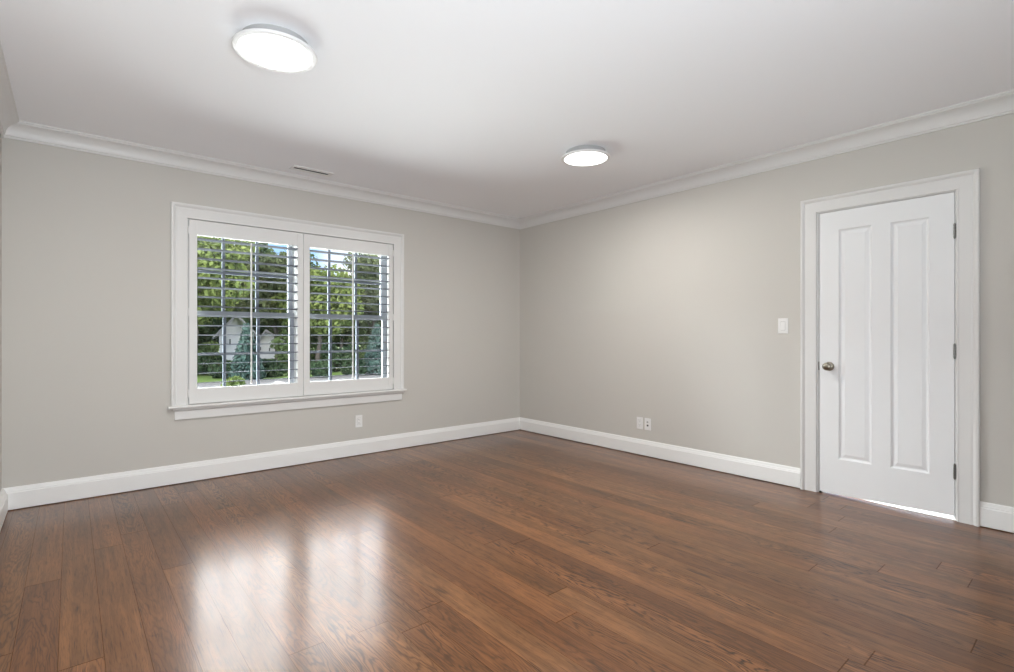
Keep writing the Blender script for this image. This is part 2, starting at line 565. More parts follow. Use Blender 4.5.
CROWN = [(0, -0.108), (0.010, -0.108), (0.012, -0.104), (0.012, -0.097), (0.018, -0.094)]
for k in range(1, 9):
    t = k / 9 * PI / 2
    CROWN.append((0.018 + 0.056 * (1 - math.cos(t)), -0.094 + 0.070 * math.sin(t)))
CROWN += [(0.074, -0.022), (0.080, -0.019), (0.080, -0.012), (0.090, -0.010), (0.090, 0.0), (0, 0.0)]
struct(run('trim_1', CROWN, on_back, LEFT_X, WALL_X, CEIL_Z, 1, 1), 'white crown moulding above the window wall', 'crown moulding')
struct(run('trim_2', CROWN, on_right, REAR_Y, WALL_Y, CEIL_Z, 1, 1), 'white crown moulding above the door wall', 'crown moulding')
struct(run('trim_3', CROWN, on_left, REAR_Y, WALL_Y, CEIL_Z, 1, 1), 'white crown moulding at the left edge', 'crown moulding')
struct(run('trim_4', CROWN, on_rear, LEFT_X, WALL_X, CEIL_Z, 1, 1), 'white crown moulding behind the camera', 'crown moulding')

# casing profile: (distance from the inner edge, proud of the wall)
def casing_prof(wd):
    return [(0, 0), (0, 0.011), (0.003, 0.014), (0.008, 0.014), (0.011, 0.0125), (wd * 0.62, 0.0155), (wd * 0.70, 0.0135), (wd * 0.73, 0.0135),
            (wd * 0.80, 0.021), (wd * 0.86, 0.0255), (wd * 0.965, 0.0255), (wd, 0.021), (wd, 0)]
def casing(mapf, a0, a1, z0, z1, wd):
    """U-shaped mitred casing: up one side, across the head, down the other"""
    p = casing_prof(wd)
    mb = MB()
    mb.loft([[mapf(a0 - t, d, z0) for t, d in p], [mapf(a0 - t, d, z1 + t) for t, d in p],
             [mapf(a1 + t, d, z1 + t) for t, d in p], [mapf(a1 + t, d, z0) for t, d in p]])
    return mb

# ------------------------------------------------------------------ window
win = struct(empty('window_1', (1.595, WALL_Y, 0.6)), 'white cased double window behind louvered shutters', 'window')
casing(on_back, 0.700, 2.492, 0.602, 2.080, 0.112).build('window_casing', M_TRIM, win)
# frame the shutters close against
sf = MB()
for b in ((0.700, 0.738, 0.610, 2.080), (2.454, 2.492, 0.610, 2.080), (0.738, 2.454, 2.030, 2.080), (0.738, 2.454, 0.610, 0.665), (1.570, 1.620, 0.665, 2.030)):
    sf.box(b[0], b[1], WALL_Y + 0.019, WALL_Y + 0.031, b[2], b[3])
sf.build('shutter_frame', M_TRIM, win)
# jamb lining
jb = MB()
jb.box(OW[0], 0.700, WALL_Y - 0.002, WALL_Y + TB + 0.01, OW[2], OW[3])
jb.box(2.492, OW[1], WALL_Y - 0.002, WALL_Y + TB + 0.01, OW[2], OW[3])
jb.box(0.700, 2.492, WALL_Y - 0.002, WALL_Y + TB + 0.01, 2.080, OW[3])
jb.box(0.700, 2.492, WALL_Y + 0.02, WALL_Y + TB + 0.04, OW[2], 0.625)
jb.build('window_jamb', M_TRIM, win)
# stool with rounded nose, then a bed mould and the apron
nose = [(0, 0.0), (0.046, 0.0), (0.052, 0.004), (0.055, 0.011), (0.052, 0.018), (0.046, 0.022), (0, 0.022)]
sm = MB()
sm.loft([[on_back(0.568, d, 0.588 + z) for d, z in nose], [on_back(2.618, d, 0.588 + z) for d, z in nose]])
sm.box(0.700, 2.492, WALL_Y - 0.001, WALL_Y + 0.05, 0.588, 0.610)
sm.build('window_sill', M_TRIM, win)
apr = [(0, 0), (0.014, 0), (0.016, 0.003), (0.016, 0.066), (0.019, 0.068), (0.030, 0.074), (0.034, 0.082), (0.034, 0.090), (0, 0.090)]
am = MB()
am.loft([[on_back(0.612 - (0.012 if d > 0.018 else 0), d, 0.498 + z) for d, z in apr], [on_back(2.583 + (0.012 if d > 0.018 else 0), d, 0.498 + z) for d, z in apr]])
am.build('window_apron', M_TRIM, win)
MB().box(1.540, 1.578, WALL_Y + 0.0315, WALL_Y + TB + 0.01, 0.61, 2.085).build('window_mullion', M_TRIM, win, bevel=0.002)

SASH_Z0, MEET, SASH_Z1 = 0.622, 1.340, 2.080
def sash(x0, x1, gx0, gx1, z0, z1, gz0, gz1, y, mx, mz, label=None):
    """one six-light sash: rails and stiles, muntins as sub-parts with the glass"""
    fr = MB()
    fr.box(x0, gx0, y, y + 0.034, z0, z1)
    fr.box(gx1, x1, y, y + 0.034, z0, z1)
    fr.box(gx0, gx1, y, y + 0.034, z0, gz0)
    fr.box(gx0, gx1, y, y + 0.034, gz1, z1)
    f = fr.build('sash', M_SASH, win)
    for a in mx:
        MB().box(a - 0.011, a + 0.011, y + 0.006, y + 0.030, gz0, gz1).build('muntin', M_MUNTIN, f)
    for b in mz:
        MB().box(gx0, gx1, y + 0.0065, y + 0.0295, b - 0.011, b + 0.011).build('muntin', M_MUNTIN, f)
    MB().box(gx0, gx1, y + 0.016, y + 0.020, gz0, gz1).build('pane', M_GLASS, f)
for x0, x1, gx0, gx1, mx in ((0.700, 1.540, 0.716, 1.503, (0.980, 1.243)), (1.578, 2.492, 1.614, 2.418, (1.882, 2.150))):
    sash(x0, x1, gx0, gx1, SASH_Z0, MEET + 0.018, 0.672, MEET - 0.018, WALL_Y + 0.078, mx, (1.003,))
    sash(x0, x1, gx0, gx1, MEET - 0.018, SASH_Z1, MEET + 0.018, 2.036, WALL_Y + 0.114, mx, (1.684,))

# ------------------------------------------------------------------ plantation shutters
N_LOUVER, TOP_LOUVER, PITCH = 16, 1.926, 0.0766
TILT = math.radians(-4.0)
def louver_mesh(xa, xb):
    hw, ht, k = 0.0445, 0.0036, 14
    ring = []
    for t in range(k):
        a = 2 * PI * t / k
        d, z = hw * math.cos(a), ht * math.sin(a)
        ring.append((d * math.cos(TILT) - z * math.sin(TILT), d * math.sin(TILT) + z * math.cos(TILT)))
    mb = MB()
    mb.loft([[(xa, d, z) for d, z in ring], [(xb, d, z) for d, z in ring]])
    return mb
def shutter(x0, x1, o0, o1, label, hinge_side):
    r = empty('plantation_shutter', ((x0 + x1) / 2, WALL_Y, 0.615))
    tag(r, label, 'shutter', 'louvered shutters on the window')
    ya, yb = WALL_Y - 0.009, WALL_Y + 0.018
    za, zb = 0.615, 2.074
    MB().box(x0, o0, ya, yb, za, zb).build('stile', M_TRIM, r, bevel=0.002)
    MB().box(o1, x1, ya, yb, za, zb).build('stile', M_TRIM, r, bevel=0.002)
    MB().box(o0, o1, ya + 0.0005, yb, 1.957, zb).build('top_rail', M_TRIM, r)
    MB().box(o0, o1, ya + 0.0005, yb, za, 0.734).build('bottom_rail', M_TRIM, r)
    first = None
    for k in range(N_LOUVER):
        z = TOP_LOUVER - PITCH * k
        if first is None:
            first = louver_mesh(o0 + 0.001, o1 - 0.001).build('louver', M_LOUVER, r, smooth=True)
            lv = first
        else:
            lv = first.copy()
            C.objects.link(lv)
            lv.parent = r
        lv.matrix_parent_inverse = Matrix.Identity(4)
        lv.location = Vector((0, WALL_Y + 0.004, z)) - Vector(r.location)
    c = (o0 + o1) / 2
    MB().box(c - 0.0055, c + 0.0055, WALL_Y - 0.0525, WALL_Y - 0.0415, 0.752, 1.932).build('tilt_rod', M_TRIM, r, bevel=0.002)
    hx = x0 - 0.004 if hinge_side < 0 else x1 + 0.004
    for z in (0.70, 1.34, 1.99):
        h = MB()
        h.lathe((hx, ya - 0.001, z - 0.032), (0, 0, 1), [(0.0, 0), (0.0042, 0.001), (0.0042, 0.063), (0.0, 0.064)], 12)
        h.build('hinge', M_PLATE, r, smooth=True)
    return r
shutter(0.7095, 1.5925, 0.765, 1.541, 'left louvered white shutter panel, a pale gabled building showing between its slats', -1)
shutter(1.5965, 2.4825, 1.652, 2.434, 'right louvered white shutter panel, open sky showing between its upper slats', 1)

# ------------------------------------------------------------------ door
door = struct(empty('door_1', (WALL_X, 1.028, 0)), 'white closed door with two tall raised panels', 'door')
DY0, DY1, DZ = 0.6475, 1.4085, 2.0535
casing(on_right, 0.6345, 1.4245, 0.0, 2.0625, 0.106).build('door_casing', M_TRIM, door)
jm = MB()
for a, b in ((OD[0], 0.6435), (1.4135, OD[1])):
    jm.box(WALL_X - 0.001, WALL_X + TR + 0.005, a, b, 0, OD[2])
jm.box(WALL_X - 0.001, WALL_X + TR + 0.005, 0.6435, 1.4135, 2.0575, OD[2])
jm.box(WALL_X + 0.042, WALL_X + 0.056, 0.6435, 0.658, 0, 2.0575)          # stops
jm.box(WALL_X + 0.042, WALL_X + 0.056, 1.399, 1.4135, 0, 2.0575)
jm.box(WALL_X + 0.042, WALL_X + 0.056, 0.658, 1.399, 2.043, 2.0575)
jm.build('door_jamb', M_TRIM, door)

def gap_z(y):                    # the slab hangs a little out of true over the floor
    t = (DY1 - y) / (DY1 - DY0)
    return 0.008 + 0.020 * t
XF, XBK = WALL_X + 0.002, WALL_X + 0.038
def slab():
    mb = MB()
    ys = [DY0, 0.768, 0.980, 1.081, 1.287, DY1]
    zs = [None, 0.262, 1.922, DZ]
    def P(x, y, zi):
        return (x, y, gap_z(y) if zi == 0 else zs[zi])
    for i in range(5):
        for j in range(3):
            if i in (1, 3) and j == 1:
                y0, y1, z0, z1 = ys[i], ys[i + 1], zs[1], zs[2]
                rings = [(0, 0), (0.004, 0.0005), (0.008, 0.007), (0.013, 0.0105), (0.018, 0.0115), (0.022, 0.0115), (0.040, 0.0055), (0.042, 0.0045)]
                rr = []
                for ins, dep in rings:
                    rr.append([(XF + dep, y0 + ins, z0 + ins), (XF + dep, y1 - ins, z0 + ins), (XF + dep, y1 - ins, z1 - ins), (XF + dep, y0 + ins, z1 - ins)])
                mb.loft(rr, caps=False)
                mb.quad(*rr[-1])
            else:
                mb.quad(P(XF, ys[i], j), P(XF, ys[i + 1], j), P(XF, ys[i + 1], j + 1), P(XF, ys[i], j + 1))
    A, B = gap_z(DY0), gap_z(DY1)
    mb.quad((XBK, DY0, A), (XBK, DY0, DZ), (XBK, DY1, DZ), (XBK, DY1, B))
    # edges
    mb.quad((XF, DY0, DZ), (XF, DY1, DZ), (XBK, DY1, DZ), (XBK, DY0, DZ))
    mb.quad((XF, DY0, A), (XBK, DY0, A), (XBK, DY1, B), (XF, DY1, B))
    mb.quad((XF, DY0, A), (XF, DY0, DZ), (XBK, DY0, DZ), (XBK, DY0, A))
    mb.quad((XF, DY1, B), (XBK, DY1, B), (XBK, DY1, DZ), (XF, DY1, DZ))
    return mb
slab().build('door_slab', M_DOOR, door)
KY, KZ = 1.344, 0.932
kn = MB()
kn.lathe((XF, KY, KZ), (-1, 0, 0), [(0.0, 0), (0.0325, 0.0), (0.0325, 0.004), (0.029, 0.008), (0.016, 0.010), (0.0115, 0.014), (0.0105, 0.026), (0.014, 0.031),
         (0.022, 0.035), (0.0275, 0.042), (0.0290, 0.049), (0.0275, 0.056), (0.021, 0.0615), (0.012, 0.064), (0.0, 0.0645)], 32)
kn.build('door_knob', M_NICKEL, door, smooth=True)
MB().box(WALL_X - 0.0015, WALL_X + 0.03, 1.4105, 1.4150, KZ - 0.031, KZ + 0.031).build('strike_plate', M_HINGE, door)
for z0, z1 in ((1.765, 1.853), (1.014, 1.102), (0.262, 0.352)):
    h = MB()
    yh = 0.6450
    xh = WALL_X - 0.0055
    pr = [(0.0, -0.006), (0.003, -0.005), (0.0045, -0.001)]
    L = z1 - z0
    for s in range(5):
        a, b = L * s / 5, L * (s + 1) / 5
        pr += [(0.0045, a + 0.0002), (0.0062, a + 0.0008), (0.0062, b - 0.0008), (0.0045, b - 0.0002)]
    pr += [(0.0045, L + 0.001), (0.003, L + 0.005), (0.0, L + 0.006)]
    h.lathe((xh, yh, z0), (0, 0, 1), pr, 14)
    h.box(WALL_X - 0.004, WALL_X + 0.03, yh - 0.0012, yh + 0.0012, z0, z1)
    h.build('hinge', M_HINGE, door, smooth=True)
bs = MB()
bs.lathe((XF - 0.003, 1.4015, 0.0), (0, 0, 1), [(0.0, 0.0), (0.0085, 0.0), (0.009, 0.006), (0.007, 0.012), (0.0, 0.014)], 16)  # small black stub at the lower door corner
tag(bs.build('corner_stub', M_BLACK, door, smooth=True), 'small plain black stub at the foot of the door')

# floor beyond the door; light under the slab is shaped as a pale strip
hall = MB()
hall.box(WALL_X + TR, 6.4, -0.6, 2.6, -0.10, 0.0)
edge = [(OD[0] + 0.02, 0.004), (0.90, 0.006), (1.02, 0.024), (1.18, 0.05), (OD[1] - 0.02, 0.09)]  # front edge cut to the outline of the light patch
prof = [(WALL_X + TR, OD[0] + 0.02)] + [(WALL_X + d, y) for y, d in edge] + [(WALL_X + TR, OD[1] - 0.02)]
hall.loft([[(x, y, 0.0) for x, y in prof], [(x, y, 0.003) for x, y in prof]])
struct(hall.build('floor_and_light_strip', M_TILE), 'pale floor beyond the door, shaped as the light under it', 'floor')
# ------------------------------------------------------------------ ceiling lights
def ceiling_light(x, y, label):
    r = empty('ceiling_light', (x, y, CEIL_Z))
    tag(r, label, 'ceiling light', 'round ceiling lights')
    MB().lathe((x, y, CEIL_Z), (0, 0, -1), [(0.0, 0), (0.150, 0), (0.152, 0.040), (0.0, 0.042)], 48).build('base', M_LAMPBASE, r, smooth=True)
    MB().lathe((x, y, CEIL_Z), (0, 0, -1), [(0.0, 0.040), (0.178, 0.040), (0.185, 0.042), (0.1875, 0.046), (0.1875, 0.051), (0.185, 0.055), (0.178, 0.057), (0.164, 0.055), (0.1625, 0.049), (0.0, 0.049)], 64).build('rim', M_RIM, r, smooth=True)
    MB().lathe((x, y, CEIL_Z), (0, 0, -1), [(0.0, 0.0495), (0.162, 0.0495), (0.162, 0.052), (0.14, 0.055), (0.0, 0.056)], 64).build('diffuser', M_LAMP, r, smooth=True)
    ld = bpy.data.lights.new('lamp_glow', 'AREA')
    ld.shape = 'DISK'
    ld.size = 0.32
    ld.energy = LAMP_POWER
    ld.color = (1.0, 0.965, 0.91)
    lo = bpy.data.objects.new('lamp_glow', ld)
    lo.location = (0, 0, -0.060)
    lo.parent = r
    C.objects.link(lo)
    return r
ceiling_light(0.752, 2.61, 'larger-looking lit round flush ceiling light, the one nearer the window and left wall')
ceiling_light(3.020, 2.63, 'smaller-looking lit round flush ceiling light, the one nearer the door wall')

# ------------------------------------------------------------------ ceiling vent
vx0, vx1, vy0, vy1 = 1.405, 1.745, 4.385, 4.505
vt = empty('ceiling_vent', ((vx0 + vx1) / 2, (vy0 + vy1) / 2, CEIL_Z))
tag(vt, 'white slotted air vent in the ceiling above the window', 'vent')
vm = MB()
sx0, sx1, sy0, sy1 = vx0 + 0.018, vx1 - 0.03, vy0 + 0.042, vy1 - 0.040
for b in ((vx0, vx1, vy0, sy0), (vx0, vx1, sy1, vy1), (vx0, sx0, sy0, sy1), (sx1, vx1, sy0, sy1)):
    vm.box(b[0], b[1], b[2], b[3], CEIL_Z - 0.006, CEIL_Z + 0.001)
vm.build('vent_frame', M_RIM, vt)
MB().box(sx0 - 0.002, sx1 + 0.002, sy0 - 0.002, sy1 + 0.002, CEIL_Z - 0.002, CEIL_Z - 0.0005).build('duct', M_DARK, vt)
for t in (0.33, 0.67):
    yy = sy0 + (sy1 - sy0) * t
    b = MB()
    b.quad((sx0, yy - 0.0015, CEIL_Z - 0.0055), (sx1, yy - 0.0015, CEIL_Z - 0.0055), (sx1, yy + 0.0015, CEIL_Z - 0.0015), (sx0, yy + 0.0015, CEIL_Z - 0.0015))
    b.quad((sx0, yy - 0.0005, CEIL_Z - 0.0055), (sx0, yy + 0.0025, CEIL_Z - 0.0015), (sx1, yy + 0.0025, CEIL_Z - 0.0015), (sx1, yy - 0.0005, CEIL_Z - 0.0055))
    b.build('vent_blade', M_HINGE, vt)

# ------------------------------------------------------------------ wall plates
def plate_box(mapf, a0, a1, z0, z1, d0, d1):
    p, q = mapf(a0, d0, z0), mapf(a1, d1, z1)
    return MB().box(min(p[0], q[0]), max(p[0], q[0]), min(p[1], q[1]), max(p[1], q[1]), z0, z1)
def paddle_plate(mapf, name, a, z, label, cat, paddle, hgt=0.115, wid=0.071):
    o = empty(name, mapf(a, 0, z))
    tag(o, label, cat)
    plate_box(mapf, a - wid / 2, a + wid / 2, z - hgt / 2, z + hgt / 2, 0, 0.006).build('plate', M_PLATE, o, bevel=0.0025)
    plate_box(mapf, a - 0.0175, a + 0.0175, z - 0.0345, z + 0.0345, 0.005, 0.0066).build('surround', M_DARKGAP, o)
    return o
M_DARKGAP = principled('plate gap shadow line', (0.45, 0.45, 0.44), 0.6)

sw = paddle_plate(on_right, 'light_switch', 1.6605, 1.2305, 'white rocker light switch on the wall beside the door casing', 'light switch', True, 0.118, 0.074)
pd = MB()
pz, pa = 1.2305, 1.6605
pts = lambda a: [on_right(a, 0.006, pz - 0.0325), on_right(a, 0.0125, pz - 0.0325), on_right(a, 0.0085, pz), on_right(a, 0.0075, pz + 0.0325), on_right(a, 0.006, pz + 0.0325)]
pd.loft([pts(pa - 0.016), pts(pa + 0.016)])
pd.build('rocker', M_PLATE, sw)

def receptacle(mapf, o, a, z, slots=True):
    plate_box(mapf, a - 0.016, a + 0.016, z - 0.033, z + 0.033, 0.006, 0.0085).build('socket_face', M_PLATE, o, bevel=0.001)
    for dz in (-0.017, 0.017):
        s = MB()
        for da, hh in ((-0.0065, 0.0045), (0.0065, 0.0035)):
            b = plate_box(mapf, a + da - 0.0011, a + da + 0.0011, z + dz + 0.003 - hh, z + dz + 0.003 + hh, 0.008, 0.0088)
            i = len(s.v); s.v += b.v; s.f += [tuple(i + k for k in f) for f in b.f]
        b = plate_box(mapf, a - 0.002, a + 0.002, z + dz - 0.0085, z + dz - 0.0045, 0.008, 0.0088)
        i = len(s.v); s.v += b.v; s.f += [tuple(i + k for k in f) for f in b.f]
        s.build('slots', M_PORT, o)
ob = paddle_plate(on_back, 'wall_outlet', 2.1235, 0.3265, 'white electrical outlet low on the wall under the window', 'outlet', False)
receptacle(on_back, ob, 2.1235, 0.3265)
o2 = paddle_plate(on_right, 'wall_outlet', 2.9775, 0.307, 'white electrical outlet above the baseboard, farther from the door than the jack plate', 'outlet', False)
receptacle(on_right, o2, 2.9775, 0.307)
# jack plate with two ports
ja, jz = 2.8865, 0.307
jp = empty('wall_jack', on_right(ja, 0, jz))
tag(jp, 'white jack plate with two small ports, beside the outlet on the door wall', 'jack plate')
plate_box(on_right, ja - 0.0355, ja + 0.0355, jz - 0.0575, jz + 0.0575, 0, 0.006).build('plate', M_PLATE, jp, bevel=0.0025)
cj = MB()
cj.lathe(on_right(ja, 0.005, jz + 0.021), (-1, 0, 0), [(0.0, 0), (0.0085, 0), (0.0085, 0.004), (0.0055, 0.005), (0.0055, 0.012), (0.0, 0.012)], 20)
cj.build('cable_port', principled('port metal', (0.5, 0.5, 0.48), 0.35, 1.0), jp, smooth=True)
plate_box(on_right, ja - 0.009, ja + 0.009, jz - 0.020, jz - 0.004, 0.004, 0.0068).build('data_port', M_PORT, jp)

# ------------------------------------------------------------------ outdoors
GROUND = -0.55
def at(px, y):
    """x of the point seen at picture column px (through the window) at depth y"""
    a = (px - 507) / FOCAL_PX
    c, s = math.cos(YAW), math.sin(YAW)
    return y * (a * c + s) / (-a * s + c)
def zat(px, py, y):
    a = (px - 507) / FOCAL_PX
    Z = y / (-a * math.sin(YAW) + math.cos(YAW))
    return CAM_H + (335.36 - py) / FOCAL_PX * Z

struct(MB().box(-60, 110, WALL_Y + 0.6, 160, GROUND - 0.3, GROUND).build('lawn', M_LAWN), 'green lawn outside the window', 'lawn')
dv = MB()
dv.loft([[(-20, 17.6, GROUND), (-20, 20.3, GROUND), (-20, 20.3, GROUND + 0.03), (-20, 17.6, GROUND + 0.03)],
         [(40, 18.6, GROUND), (40, 21.6, GROUND), (40, 21.6, GROUND + 0.03), (40, 18.6, GROUND + 0.03)]])
struct(dv.build('path', M_DRIVE), 'pale gravel drive across the lawn', 'path')

def leaf_cloud(centers, radii, count, size, rng, flat=0.0):
    """bent two-facet leaves scattered over the skins of the given clumps"""
    cs = np.array(centers, float); rs = np.array(radii, float)
    wts = (rs[:, 0] * rs[:, 1]) ** 1.0
    idx = rng.choice(len(cs), count, p=wts / wts.sum())
    d = rng.normal(size=(count, 3)); d /= np.linalg.norm(d, axis=1)[:, None]
    rad = 0.55 + 0.5 * rng.random(count) ** 0.6
    pos = cs[idx] + d * rs[idx] * rad[:, None]
    nrm = d * 0.8 + rng.normal(size=(count, 3)) * 0.6 + np.array([0, 0, 0.35])
    nrm /= np.linalg.norm(nrm, axis=1)[:, None]
    t = np.cross(nrm, rng.normal(size=(count, 3))); t /= np.linalg.norm(t, axis=1)[:, None]
    b = np.cross(nrm, t)
    s = size * (0.6 + 0.8 * rng.random(count))[:, None]
    tip, tail = pos + t * s, pos - t * s * 0.8
    l_, r_ = pos + b * s * 0.5 + nrm * s * 0.15, pos - b * s * 0.5 + nrm * s * 0.15
    v = np.stack([tail, l_, tip, r_], 1).reshape(-1, 3)
    k = np.arange(count) * 4
    f = np.concatenate([np.stack([k, k + 3, k + 2], 1), np.stack([k, k + 2, k + 1], 1)])
    return v, f
def mesh_obj(name, v, f, mat, parent):
    me = bpy.data.meshes.new(name)
    me.from_pydata([tuple(p) for p in v], [], [tuple(q) for q in f.tolist()])
    me.materials.append(mat)
    o = bpy.data.objects.new(name, me)
    C.objects.link(o)
    o.parent = parent
    o.matrix_parent_inverse = Matrix.Translation(-Vector(parent.location))
    return o
def trunk(parent, x, y, h, r, rng, branches=5):
    mb = MB()
    pts = [(x + rng.normal() * 0.05 * k, y + rng.normal() * 0.05 * k, GROUND - 0.1 + h * k / 5) for k in range(6)]
    def limb(ps, r0, r1):
        rings = []
        for k, p in enumerate(ps):
            rr = r0 + (r1 - r0) * k / (len(ps) - 1)
            rings.append([(p[0] + rr * math.cos(2 * PI * t / 8), p[1] + rr * math.sin(2 * PI * t / 8), p[2]) for t in range(8)])
        mb.loft(rings)
    limb(pts, r * 1.25, r * 0.4)
    for k in range(branches):
        a = rng.random() * 2 * PI
        p = pts[2 + k % 3]
        ln = h * 0.35
        limb([p, (p[0] + math.cos(a) * ln * 0.5, p[1] + math.sin(a) * ln * 0.5, p[2] + ln * 0.3), (p[0] + math.cos(a) * ln, p[1] + math.sin(a) * ln, p[2] + ln * 0.75)], r * 0.45, r * 0.12)
    return mb.build('trunk', M_BARK, parent, smooth=True)
def broadleaf(px, y, top_py, radius, mat, label, seed, count=5200, size=0.20, low=0.25, name='broadleaf_tree', group='trees beyond the window'):
    rng = np.random.default_rng(seed)
    x = at(px, y)
    top = zat(px, top_py, y)
    h = top - GROUND
    r = empty(name, (x, y, GROUND))
    tag(r, label, 'tree', group)
    trunk(r, x, y, h * 0.75, 0.05 + h * 0.010, rng)
    cs, rs = [], []
    zc, rz = GROUND + h * (0.5 + low / 2), h * (0.5 - low / 2)
    for k in range(34):
        d = rng.normal(size=3); d /= np.linalg.norm(d)
        q = rng.random() ** 0.5
        c = np.array([x, y, zc]) + d * np.array([radius, radius, rz]) * 0.74 * q
        s = radius * (0.22 + 0.16 * rng.random())
        cs.append(c); rs.append((s, s, s * 0.75))
    v, f = leaf_cloud(cs, rs, count, size, rng)
    v[:, 2] = np.maximum(v[:, 2], GROUND + 0.05)
    mesh_obj('foliage', v, f, M_LEAF[mat], r)
    return r
def spruce(px, y, top_py, radius, mat, label, seed, count=4200):
    rng = np.random.default_rng(seed)
    x = at(px, y); top = zat(px, top_py, y); h = top - GROUND
    r = empty('spruce_tree', (x, y, GROUND))
    tag(r, label, 'tree', 'trees beyond the window')
    trunk(r, x, y, h * 0.95, 0.09, rng, 0)
    cs, rs = [], []
    for k in range(46):
        t = (k + 0.5) / 46
        z = GROUND + 0.15 + (h - 0.2) * t
        rad = radius * (1 - t) * 0.72
        a = k * 2.4
        cs.append((x + rad * math.cos(a), y + rad * math.sin(a), z)); rs.append((0.12 + radius * (1 - t) * 0.42, 0.12 + radius * (1 - t) * 0.42, 0.22))
    v, f = leaf_cloud(cs, rs, count, 0.10, rng)
    mesh_obj('foliage', v, f, M_LEAF[mat], r)
    return r
def shrub(px, y, top_py, radius, mat, label, seed, count=1700, size=0.10):
    rng = np.random.default_rng(seed)
    x = at(px, y); top = zat(px, top_py, y); h = max(0.4, top - GROUND)
    r = empty('shrub', (x, y, GROUND))
    tag(r, label, 'shrub', 'shrubs below the trees')
    cs, rs = [], []
    for k in range(16):
        a, q = rng.random() * 2 * PI, rng.random() ** 0.5
        s = radius * (0.34 + 0.16 * rng.random())
        zz = GROUND + 0.15 + (h - s * 0.8 - 0.15) * rng.random() * (1 - 0.4 * q)
        cs.append((x + radius * 0.7 * q * math.cos(a), y + radius * 0.7 * q * math.sin(a), max(zz, GROUND + 0.1))); rs.append((s, s, s * 0.8))
    v, f = leaf_cloud(cs, rs, count, size, rng)
    v[:, 2] = np.maximum(v[:, 2], GROUND + 0.02)
    mesh_obj('foliage', v, f, M_LEAF[mat], r)
    st = MB()
    for k in range(5):
        a = k * 1.3
        st.loft([[(x + 0.05 * math.cos(a) + rr * math.cos(t * PI / 3), y + 0.05 * math.sin(a) + rr * math.sin(t * PI / 3), GROUND - 0.05) for t in range(6) for rr in (0.02,)],
                 [(x + radius * 0.4 * math.cos(a) + 0.008 * math.cos(t * PI / 3), y + radius * 0.4 * math.sin(a) + 0.008 * math.sin(t * PI / 3), GROUND + h * 0.6) for t in range(6)]])
    st.build('stem', M_BARK, r)
    return r

TREES = [   # column, depth, top row, radius, leaves, label, seed, low
    (193, 24, 212, 2.9, 'lime', 'yellow-green leafy tree behind the left edge of the left shutter', 1, 0.30),
    (232, 42, 214, 3.8, 'green', 'mid-green tree behind the middle of the left shutter', 2, 0.22),
    (277, 27, 238, 2.1, 'olive', 'olive-green tree right of the tilt rod in the left shutter', 3, 0.22),
    (296, 36, 246, 3.0, 'green', 'green tree behind the stiles between the two shutters', 4, 0.2),
    (318, 25, 262, 2.4, 'lime', 'bright green tree below the blue sky in the right shutter', 5, 0.28),
    (342, 35, 280, 2.7, 'green', 'green tree below the white cloud in the right shutter', 6, 0.2),
    (374, 28, 240, 2.6, 'olive', 'tall tree behind the right end of the right shutter', 7, 0.2),
    (184, 30, 220, 3.0, 'green', 'green tree behind the left edge of the window frame', 8, 0.2),
    (396, 34, 250, 3.0, 'green', 'green tree behind the right edge of the window frame', 9, 0.2),
    (258, 54, 250, 4.2, 'dark', 'dark tree farthest back behind the left shutter', 10, 0.1),
    (330, 52, 282, 4.0, 'dark', 'dark tree farthest back behind the right shutter', 11, 0.1),
    (201, 42, 306, 2.3, 'dark', 'low dark evergreen left of the pale gabled building', 51, 0.02),
    (268, 50, 308, 2.6, 'dark', 'low dark evergreen behind the pale low house', 52, 0.02),
    (292, 45, 300, 2.3, 'green', 'low green evergreen behind the right end of the left shutter', 53, 0.02),
    (316, 44, 298, 2.2, 'dark', 'low dark evergreen at the left end of the right shutter', 54, 0.02),
    (334, 42, 302, 2.0, 'green', 'low green evergreen left of the rod in the right shutter', 55, 0.02),
    (354, 45, 296, 2.4, 'dark', 'low dark evergreen just right of the rod in the right shutter', 56, 0.02),
    (374, 42, 300, 2.1, 'green', 'low green evergreen behind the right-hand spruce', 57, 0.02),
    (392, 45, 300, 2.3, 'dark', 'low dark evergreen behind the right edge of the window frame', 58, 0.02),
    (150, 29, 222, 3.0, 'green', 'green tree out of sight past the left side of the window', 59, 0.12),
    (105, 34, 225, 3.4, 'dark', 'dark tree out of sight, farther left past the window', 60, 0.08),
    (438, 32, 245, 3.0, 'green', 'green tree out of sight past the right side of the window', 61, 0.12),
    (205, 62, 250, 4.6, 'dark', 'dark tree rising behind the pale gabled building', 12, 0.1),
]
for px, y, tp, rad, mt, lb, sd, low in TREES:
    broadleaf(px, y, tp, rad, mt, lb, sd, low=low, size=0.125 if y < 40 else 0.22, count=12000)
spruce(247, 21.5, 326, 0.48, 'blue', 'blue-green spruce beside the pale gabled building', 21)
spruce(377, 20.5, 326, 0.55, 'blue', 'blue-green spruce low at the right end of the right shutter', 22)
